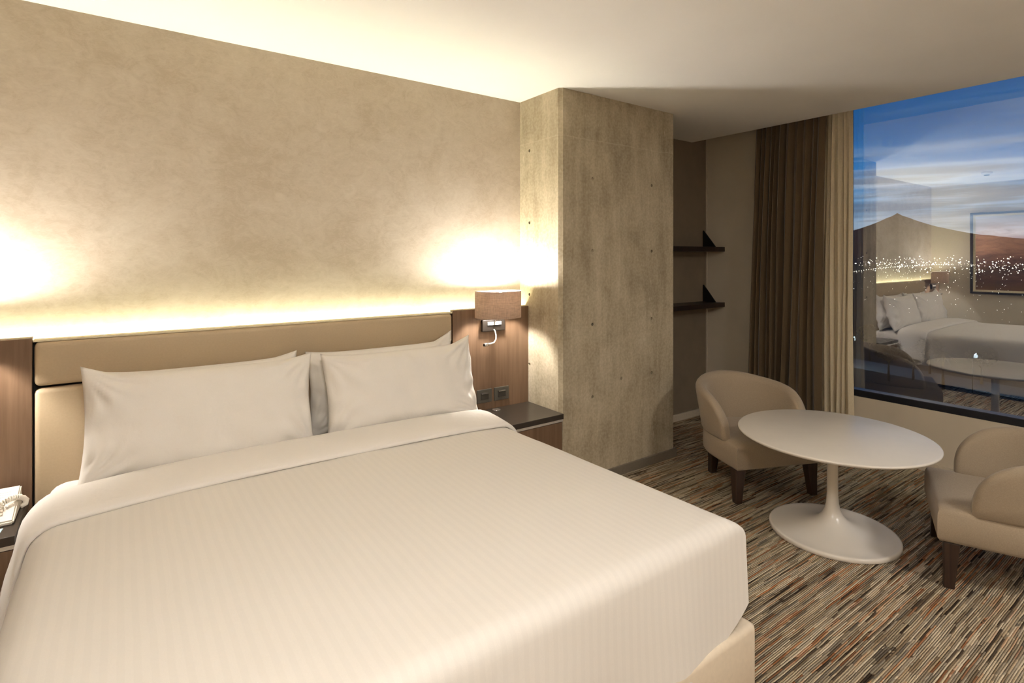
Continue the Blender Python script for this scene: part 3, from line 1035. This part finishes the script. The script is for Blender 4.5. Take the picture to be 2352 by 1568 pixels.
# ------------------------------------------------------------------ round pedestal table
tb = empty('pedestal_table', (3.15, 1.393, 0))
tag(tb, 'white round pedestal table on a trumpet foot between two chairs', 'table')
lathe('table_top', [(0, 0.516), (0.44, 0.516), (0.462, 0.522), (0.474, 0.530), (0.476, 0.535), (0.474, 0.539), (0.468, 0.541), (0, 0.541)], M['table_white'], tb, 96)
pf = [(0, 0.0005), (0.307, 0.0005), (0.312, 0.004), (0.313, 0.020), (0.309, 0.0245), (0.30, 0.0255), (0.285, 0.0235), (0.24, 0.026), (0.19, 0.033), (0.140, 0.046), (0.098, 0.062), (0.070, 0.080), (0.050, 0.104), (0.038, 0.132),
      (0.031, 0.165), (0.028, 0.21), (0.027, 0.33), (0.027, 0.44), (0.029, 0.49), (0.04, 0.514), (0.05, 0.516), (0, 0.516)]
lathe('pedestal', pf, M['table_white'], tb, 72)

# ------------------------------------------------------------------ tub chairs
def tub_chair(loc, rz, lab):
    c = empty('tub_chair', loc, rz)
    tag(c, lab, 'chair', 'upholstered tub chairs')
    w, ys, D = 0.30, 0.26, 0.60
    def outline(off=0.0, n=20, yfront=0.0, flare=0.0):
        a = w + off + flare
        pts = [(-a, yfront), (-a, yfront + (ys - yfront) * 0.33), (-a, yfront + (ys - yfront) * 0.66)]
        for i in range(n + 1):
            t = math.pi * i / n
            pts.append((-a * math.cos(t), ys + (D - ys + off + flare) * math.sin(t)))
        pts += [(a, yfront + (ys - yfront) * 0.66), (a, yfront + (ys - yfront) * 0.33), (a, yfront)]
        return pts
    # seat block
    def seat_ring(inset, z):
        p = outline(-inset, 20, inset)
        a = w - inset
        m = 8
        rc = 0.03
        front = [(a - 2 * a * i / m, inset) for i in range(1, m)]
        return [(x, y, z) for x, y in p + front]
    bm = bmesh.new()
    loft(bm, [seat_ring(0.03, 0.206), seat_ring(0.010, 0.210), seat_ring(0.001, 0.225), seat_ring(0.0, 0.29), seat_ring(0.002, 0.335), seat_ring(0.009, 0.352), seat_ring(0.025, 0.362), seat_ring(0.08, 0.368)])
    auto_smooth(fin(bm, 'seat', M['chair_fabric'], c), 60)
    # wrap-around shell: arms that sweep up into the back
    bm = bmesh.new()
    rings = []
    base = outline(-0.030, 40, 0.125)
    # resample evenly
    P = [Vector(p) for p in base]
    ln = [0]
    for a, b in zip(P[:-1], P[1:]):
        ln.append(ln[-1] + (b - a).length)
    tot = ln[-1]
    NS = 84
    for k in range(NS + 1):
        t = k / NS
        # denser at the arm fronts
        d = tot * (0.5 - 0.5 * math.cos(math.pi * t) * (0.82 + 0.18 * abs(math.cos(math.pi * t))))
        d = min(max(d, 0), tot)
        i = max(j for j in range(len(ln)) if ln[j] <= d + 1e-9)
        i = min(i, len(P) - 2)
        f = (d - ln[i]) / (ln[i + 1] - ln[i])
        p = P[i].lerp(P[i + 1], f)
        i0, i1 = max(i - 1, 0), min(i + 2, len(P) - 1)
        tg = (P[i1] - P[i0]).normalized()
        nrm = Vector((-tg.y, tg.x))     # left of travel = outward (path runs left arm -> back -> right arm)
        if nrm.dot(p - Vector((0, ys))) < 0:
            nrm = -nrm
        e = min(d, tot - d)
        q = min(1.0, e / 0.30)
        rise = math.sqrt(max(0.0, 1 - (1 - q) ** 2.2))
        z0 = 0.345
        z1 = 0.40 + 0.235 * rise + 0.045 * (0.5 - 0.5 * math.cos(math.pi * min(1, max(0, e - 0.2) / (tot / 2 - 0.2))))
        hh = z1 - z0
        th = 0.027 + 0.009 * rise
        end = min(1.0, (e + 0.004) / 0.035)
        sc = math.sqrt(max(0.02, 1 - (1 - end) ** 2))
        ring = []
        m = 9
        prof = [(-1, 0.06), (-1, 0.35), (-1, 0.7)]
        top = [(-math.cos(math.pi * a / m), None) for a in range(0, m + 1)]
        for a in range(m + 1):
            an = math.pi * a / m
            prof.append((-math.cos(an), ('top', math.sin(an))))
        prof += [(1, 0.7), (1, 0.35), (1, 0.06), (0.75, 0.0), (-0.75, 0.0)]
        for s_, v_ in prof:
            if isinstance(v_, tuple):
                z = z1 - th * 1.1 + th * 1.1 * v_[1]
            else:
                z = z0 + (hh - th * 1.1) * v_
            fl = 0.16 * (z - z0)
            o_ = s_ * th * sc + fl
            zc = z0 + hh * 0.5
            z = zc + (z - zc) * (0.9 + 0.1 * sc)
            pt = p + nrm * o_
            ring.append((pt.x, pt.y, z))
        rings.append(ring)
    loft(bm, rings)
    sh = auto_smooth(fin(bm, 'backrest', M['chair_fabric'], c), 70)
    # tapered legs
    for (lx, ly) in ((-0.262, 0.05), (0.262, 0.05), (-0.135, 0.50), (0.135, 0.50)):
        bm = bmesh.new()
        sx = 1 if lx > 0 else -1
        sy = -1 if ly < 0.2 else 1
        def sq(hx, hy, ox, oy, z):
            return [(lx + ox + a * hx, ly + oy + b * hy, z) for a, b in ((-1, -1), (1, -1), (1, 1), (-1, 1))]
        loft(bm, [sq(0.022, 0.020, sx * 0.006, sy * 0.006, 0), sq(0.028, 0.024, 0, 0, 0.1), sq(0.036, 0.030, -sx * 0.006, -sy * 0.004, 0.208)])
        bmesh.ops.bevel(bm, geom=list(bm.edges), offset=0.003, segments=1, affect='EDGES')
        fin(bm, 'leg', M['dark_wood'], c)
    return c
tub_chair((3.292, 1.757, 0), math.atan2(-0.39, 0.92), 'taupe fabric tub chair with dark legs beside the brown curtain')
tub_chair((3.300, 0.998, 0), math.atan2(-0.37, -0.93), 'taupe fabric tub chair under the window, turned towards the brown curtain')

# ------------------------------------------------------------------ picture on the left wall (seen mirrored in the window)
pc = empty('framed_picture', (XL, 2.02, 1.555))
tag(pc, 'framed brown canyon picture on the side wall, mirrored in the window', 'picture')
PH, PW = 0.59, 0.56
bm = bmesh.new()
for a in ((-PW, -PH, PW, -PH + 0.03), (-PW, PH - 0.03, PW, PH), (-PW, -PH + 0.03, -PW + 0.03, PH - 0.03), (PW - 0.03, -PH + 0.03, PW, PH - 0.03)):
    box_bm(bm, (0.001, a[0], a[1]), (0.04, a[2], a[3]), 0.003, 1)
fin(bm, 'frame', M['dark_edge'], pc)
box('mat_board', (0.002, -PW + 0.03, -PH + 0.03), (0.016, PW - 0.03, PH - 0.03), M['cream_trim'], pc)
box('print', (0.016, -PW + 0.06, -PH + 0.06), (0.019, PW - 0.06, PH - 0.06), M['painting'], pc)

# ------------------------------------------------------------------ ceiling fittings
sd = empty('smoke_detector', (0.35, 2.11, ZC))
tag(sd, 'small white round smoke detector on the ceiling above the bed', 'smoke detector')
lathe('housing', [(0, 0), (0.055, 0), (0.055, -0.012), (0.045, -0.03), (0.03, -0.034), (0, -0.034)], M['white_metal'], sd, 32)
lathe('sensor_grille', [(0.03, -0.034), (0.026, -0.042), (0, -0.043)], M['switch_grey'], sd, 24)
for (x, y, lab) in ((0.1, -0.1, 'unseen round fill light added above the camera'), (2.7, -1.2, 'unseen round fill light added by the rear of the window')):
    L = empty('fill_light', (x, y, ZC))  # out-of-view fill light, added for even light on the bed
    tag(L, lab, 'fill light', 'added fill lights')
    lathe('rim', [(0.0, 0), (0.27, 0), (0.27, -0.05), (0.255, -0.055), (0.255, -0.01), (0, -0.01)], M['white_metal'], L, 48)
    lathe('diffuser', [(0, -0.012), (0.252, -0.012), (0.252, -0.05), (0.2, -0.06), (0, -0.064)], M['fill_glow'], L, 48)

# ------------------------------------------------------------------ outside: dusk city far below
GZ = -25.0
M['ground'] = plain('dusk_ground', (20, 22, 26), 0.95, spec=0.1, grain=0.3, gscale=0.02)
M['road'] = plain('pale_road', (96, 92, 86), 0.8, grain=0.1, gscale=0.3)
M['mountain'] = plain('blue_mountain', (44, 48, 74), 0.95, spec=0.0, grain=0.15, gscale=0.01)
M['leaves'] = plain('dark_leaves', (12, 16, 10), 0.8, grain=0.4, gscale=2)
M['bark'] = plain('dark_bark', (30, 24, 18), 0.9)
M['city_light'] = emit('city_light', (255, 238, 214), 6.0)
M['white_light'] = emit('street_light', (214, 240, 255), 8.0)
M['pole'] = plain('steel_pole', (70, 72, 76), 0.5, metal=0.5)
fa = R(35.73)
def out_pt(az_px, dist):
    """point on the city plain: bearing given as tangent right of the camera heading"""
    b = fa + math.atan(az_px)
    return dist * math.sin(b), dist * math.cos(b)

bm = bmesh.new()
quad(bm, (12, -9000, GZ), (20000, -9000, GZ), (20000, 14000, GZ), (12, 14000, GZ))
struct(fin(bm, 'ground', M['ground']))

# volcano
mx_, my_ = out_pt((2061 - 1176) / 1254, 5200)
peak = 103 / 1254 / math.hypot(1, 885 / 1254) * 5200 - GZ + 1.5
def terrain(x, y):
    rr = math.hypot(x - mx_, y - my_)
    b_ = peak * (0.55 * math.exp(-rr / 300) + 0.45 * math.exp(-(rr / 1350) ** 2))
    nz = mnoise.fractal(Vector((x / 420, y / 420, 1.0)), 1.0, 2.0, 5) * 0.06 * peak * min(1, rr / 700) * math.exp(-rr / 3000)
    return max(GZ, GZ - 2 + (b_ + nz) * max(0.0, 1 - (rr / 4200) ** 6))
bm = bmesh.new()
nr, na = 46, 120
rings = []
for i in range(nr + 1):
    rr = (i / nr) ** 1.5 * 4200
    ring = []
    for k in range(na):
        a = 2 * math.pi * k / na
        x, y = mx_ + rr * math.cos(a), my_ + rr * math.sin(a)
        base_h = peak * (0.55 * math.exp(-rr / 300) + 0.45 * math.exp(-(rr / 1350) ** 2))
        base_h *= 1 if rr > 60 else 0.985
        nz = mnoise.fractal(Vector((x / 420, y / 420, 1.0)), 1.0, 2.0, 5) * 0.06 * peak * min(1, rr / 700) * math.exp(-rr / 3000)
        edge = max(0.0, 1 - (rr / 4200) ** 6)
        ring.append((x, y, GZ - 2 + (base_h + nz) * edge))
    rings.append(ring)
vr = [[bm.verts.new(p) for p in r] for r in rings[1:]]
apex = bm.verts.new((mx_, my_, GZ + peak * 0.985))
for k in range(na):
    bm.faces.new((apex, vr[0][k], vr[0][(k + 1) % na]))
for a, b in zip(vr[:-1], vr[1:]):
    for k in range(na):
        j = (k + 1) % na
        bm.faces.new((a[k], b[k], b[j], a[j]))
tag(fin(bm, 'mountain', M['mountain'], smooth=True), 'broad dark volcano on the horizon beyond the city', 'mountain')

# city lights: uncountable points on the plain
rnd = random.Random(11)
bm = bmesh.new()
def spark(x, y, z, r):
    v = [bm.verts.new((x + dx * r, y + dy * r, z + dz * r)) for dx, dy, dz in ((1, 0, 0), (-1, 0, 0), (0, 1, 0), (0, -1, 0), (0, 0, 1), (0, 0, -1))]
    for a, b, c in ((0, 2, 4), (2, 1, 4), (1, 3, 4), (3, 0, 4), (2, 0, 5), (1, 2, 5), (3, 1, 5), (0, 3, 5)):
        bm.faces.new((v[a], v[b], v[c]))
for i in range(2200):
    d = math.exp(rnd.uniform(math.log(260), math.log(3600)))
    az = rnd.uniform(0.35, 1.35)
    x, y = out_pt(az, d)
    size = d * rnd.choice((0.0003, 0.0004, 0.0005, 0.0006, 0.0009))
    size *= 0.65 if d < 900 else 1.0
    if d < 900 and rnd.random() < 0.55:
        continue
    if terrain(x, y) > GZ + 24 and rnd.random() < 0.9:
        continue
    spark(x, y, terrain(x, y) + rnd.uniform(3, 9) + size, size)
for i in range(46):      # a lit avenue
    t = i / 45
    x, y = out_pt(0.60 + 0.20 * t, 620 + 1100 * t)
    spark(x, y, terrain(x, y) + 9, (620 + 1100 * t) * 0.0006)
tag(fin(bm, 'city_lights', M['city_light']), 'scattered warm lights of the night city below the mountain', 'city lights', kind='stuff')

# street close to the building
bm = bmesh.new()
quad(bm, (122, -40, GZ + 0.03), (133, -40, GZ + 0.03), (170, 130, GZ + 0.03), (158, 130, GZ + 0.03))
struct(fin(bm, 'road', M['road']))
def street_lamp(x, y):
    s = empty('street_lamp', (x, y, GZ))
    tag(s, 'street lamp with a cool white head beside the road', 'street lamp', 'street lamps along the road')
    tube('pole', [(0, 0, 0), (0, 0, 6.6), (0.5, 0, 7.3), (1.6, 0, 7.5)], 0.09, M['pole'], s, 8)
    box('lamp_head', (1.4, -0.12, 7.40), (2.0, 0.12, 7.50), M['white_light'], s, 0.04)
    ld = bpy.data.lights.new('street_light', 'POINT')
    ld.energy = 1500
    ld.color = (0.85, 0.95, 1.0)
    ld.shadow_soft_size = 0.4
    lo = bpy.data.objects.new('street_light', ld)
    COL.objects.link(lo)
    lo.parent = s
    lo.location = (1.7, 0, 7.0)
for y in (10, 34, 58, 82, 106):
    street_lamp(119.5 + (y + 40) * 0.212, y)

def leaf_cloud(bm, c, rx, rz, n, seed, size=0.5):
    rn = random.Random(seed)
    for _ in range(n):
        a, b = rn.uniform(0, 2 * math.pi), math.acos(rn.uniform(-1, 1))
        q = rn.uniform(0.5, 1.0) ** 0.5
        p = Vector((c[0] + rx * q * math.sin(b) * math.cos(a), c[1] + rx * q * math.sin(b) * math.sin(a), c[2] + rz * q * math.cos(b)))
        d1 = Vector((rn.gauss(0, 1), rn.gauss(0, 1), rn.gauss(0, 1))).normalized() * size
        d2 = d1.cross(Vector((rn.gauss(0, 1), rn.gauss(0, 1), rn.gauss(0, 1)))).normalized() * size * 0.5
        bm.faces.new([bm.verts.new(p + v) for v in (-d1, d2, d1, -d2)])
def tree(x, y, hgt, seed, lab):
    t = empty('street_tree', (x, y, GZ))
    tag(t, lab, 'tree', 'trees along the street')
    rn = random.Random(seed)
    tube('trunk', [(0, 0, 0), (0.1, 0.05, hgt * 0.3), (0.05, -0.1, hgt * 0.6)], [0.28, 0.2, 0.12], M['bark'], t, 8)
    for k in range(4):
        a = k * 1.6 + seed
        tube('branch', [(0.08, 0, hgt * 0.4), (math.cos(a) * hgt * 0.12, math.sin(a) * hgt * 0.12, hgt * 0.6), (math.cos(a) * hgt * 0.2, math.sin(a) * hgt * 0.2, hgt * 0.75)], [0.1, 0.07, 0.04], M['bark'], t, 6)
    bm = bmesh.new()
    leaf_cloud(bm, (0, 0, hgt * 0.75), hgt * 0.32, hgt * 0.25, 900, seed)
    lf = fin(bm, 'foliage', M['leaves'], t, recalc=False)
    lf['kind'] = 'stuff'
def palm(x, y, hgt, lab):
    t = empty('palm_tree', (x, y, GZ))
    tag(t, lab, 'tree')
    tube('trunk', [(0, 0, 0), (0.15, 0.1, hgt * 0.5), (0.1, 0.2, hgt)], [0.3, 0.22, 0.2], M['bark'], t, 8)
    for k in range(22):
        a = k * 2.4
        el = 0.9 - 1.5 * (k / 22)
        bm = bmesh.new()
        prev = None
        for i in range(7):
            s = i / 6
            L = 2.6
            r_ = L * s * math.cos(el) + 0.1
            z = hgt + L * s * math.sin(el) - 1.1 * s * s
            wd = 0.32 * math.sin(math.pi * min(1, s * 0.85 + 0.12))
            c = Vector((r_ * math.cos(a) + 0.1, r_ * math.sin(a) + 0.2, z))
            n_ = Vector((-math.sin(a), math.cos(a), 0)) * wd
            cur = (bm.verts.new(c - n_), bm.verts.new(c + Vector((0, 0, 0.08))), bm.verts.new(c + n_))
            if prev:
                bm.faces.new((prev[0], prev[1], cur[1], cur[0]))
                bm.faces.new((prev[1], prev[2], cur[2], cur[1]))
            prev = cur
        fin(bm, 'frond', M['leaves'], t, recalc=False)
for i, (az, d, hh) in enumerate(((0.69, 142, 9), (0.735, 146, 7), (0.765, 156, 8), (0.655, 168, 9), (0.86, 150, 8))):
    x, y = out_pt(az, d)
    tree(x, y, hh, 3 + i, 'dark leafy tree growing along the street below the window')
x, y = out_pt(0.79, 138)
palm(x, y, 7.5, 'dark palm tree with spiky crown on the street below')
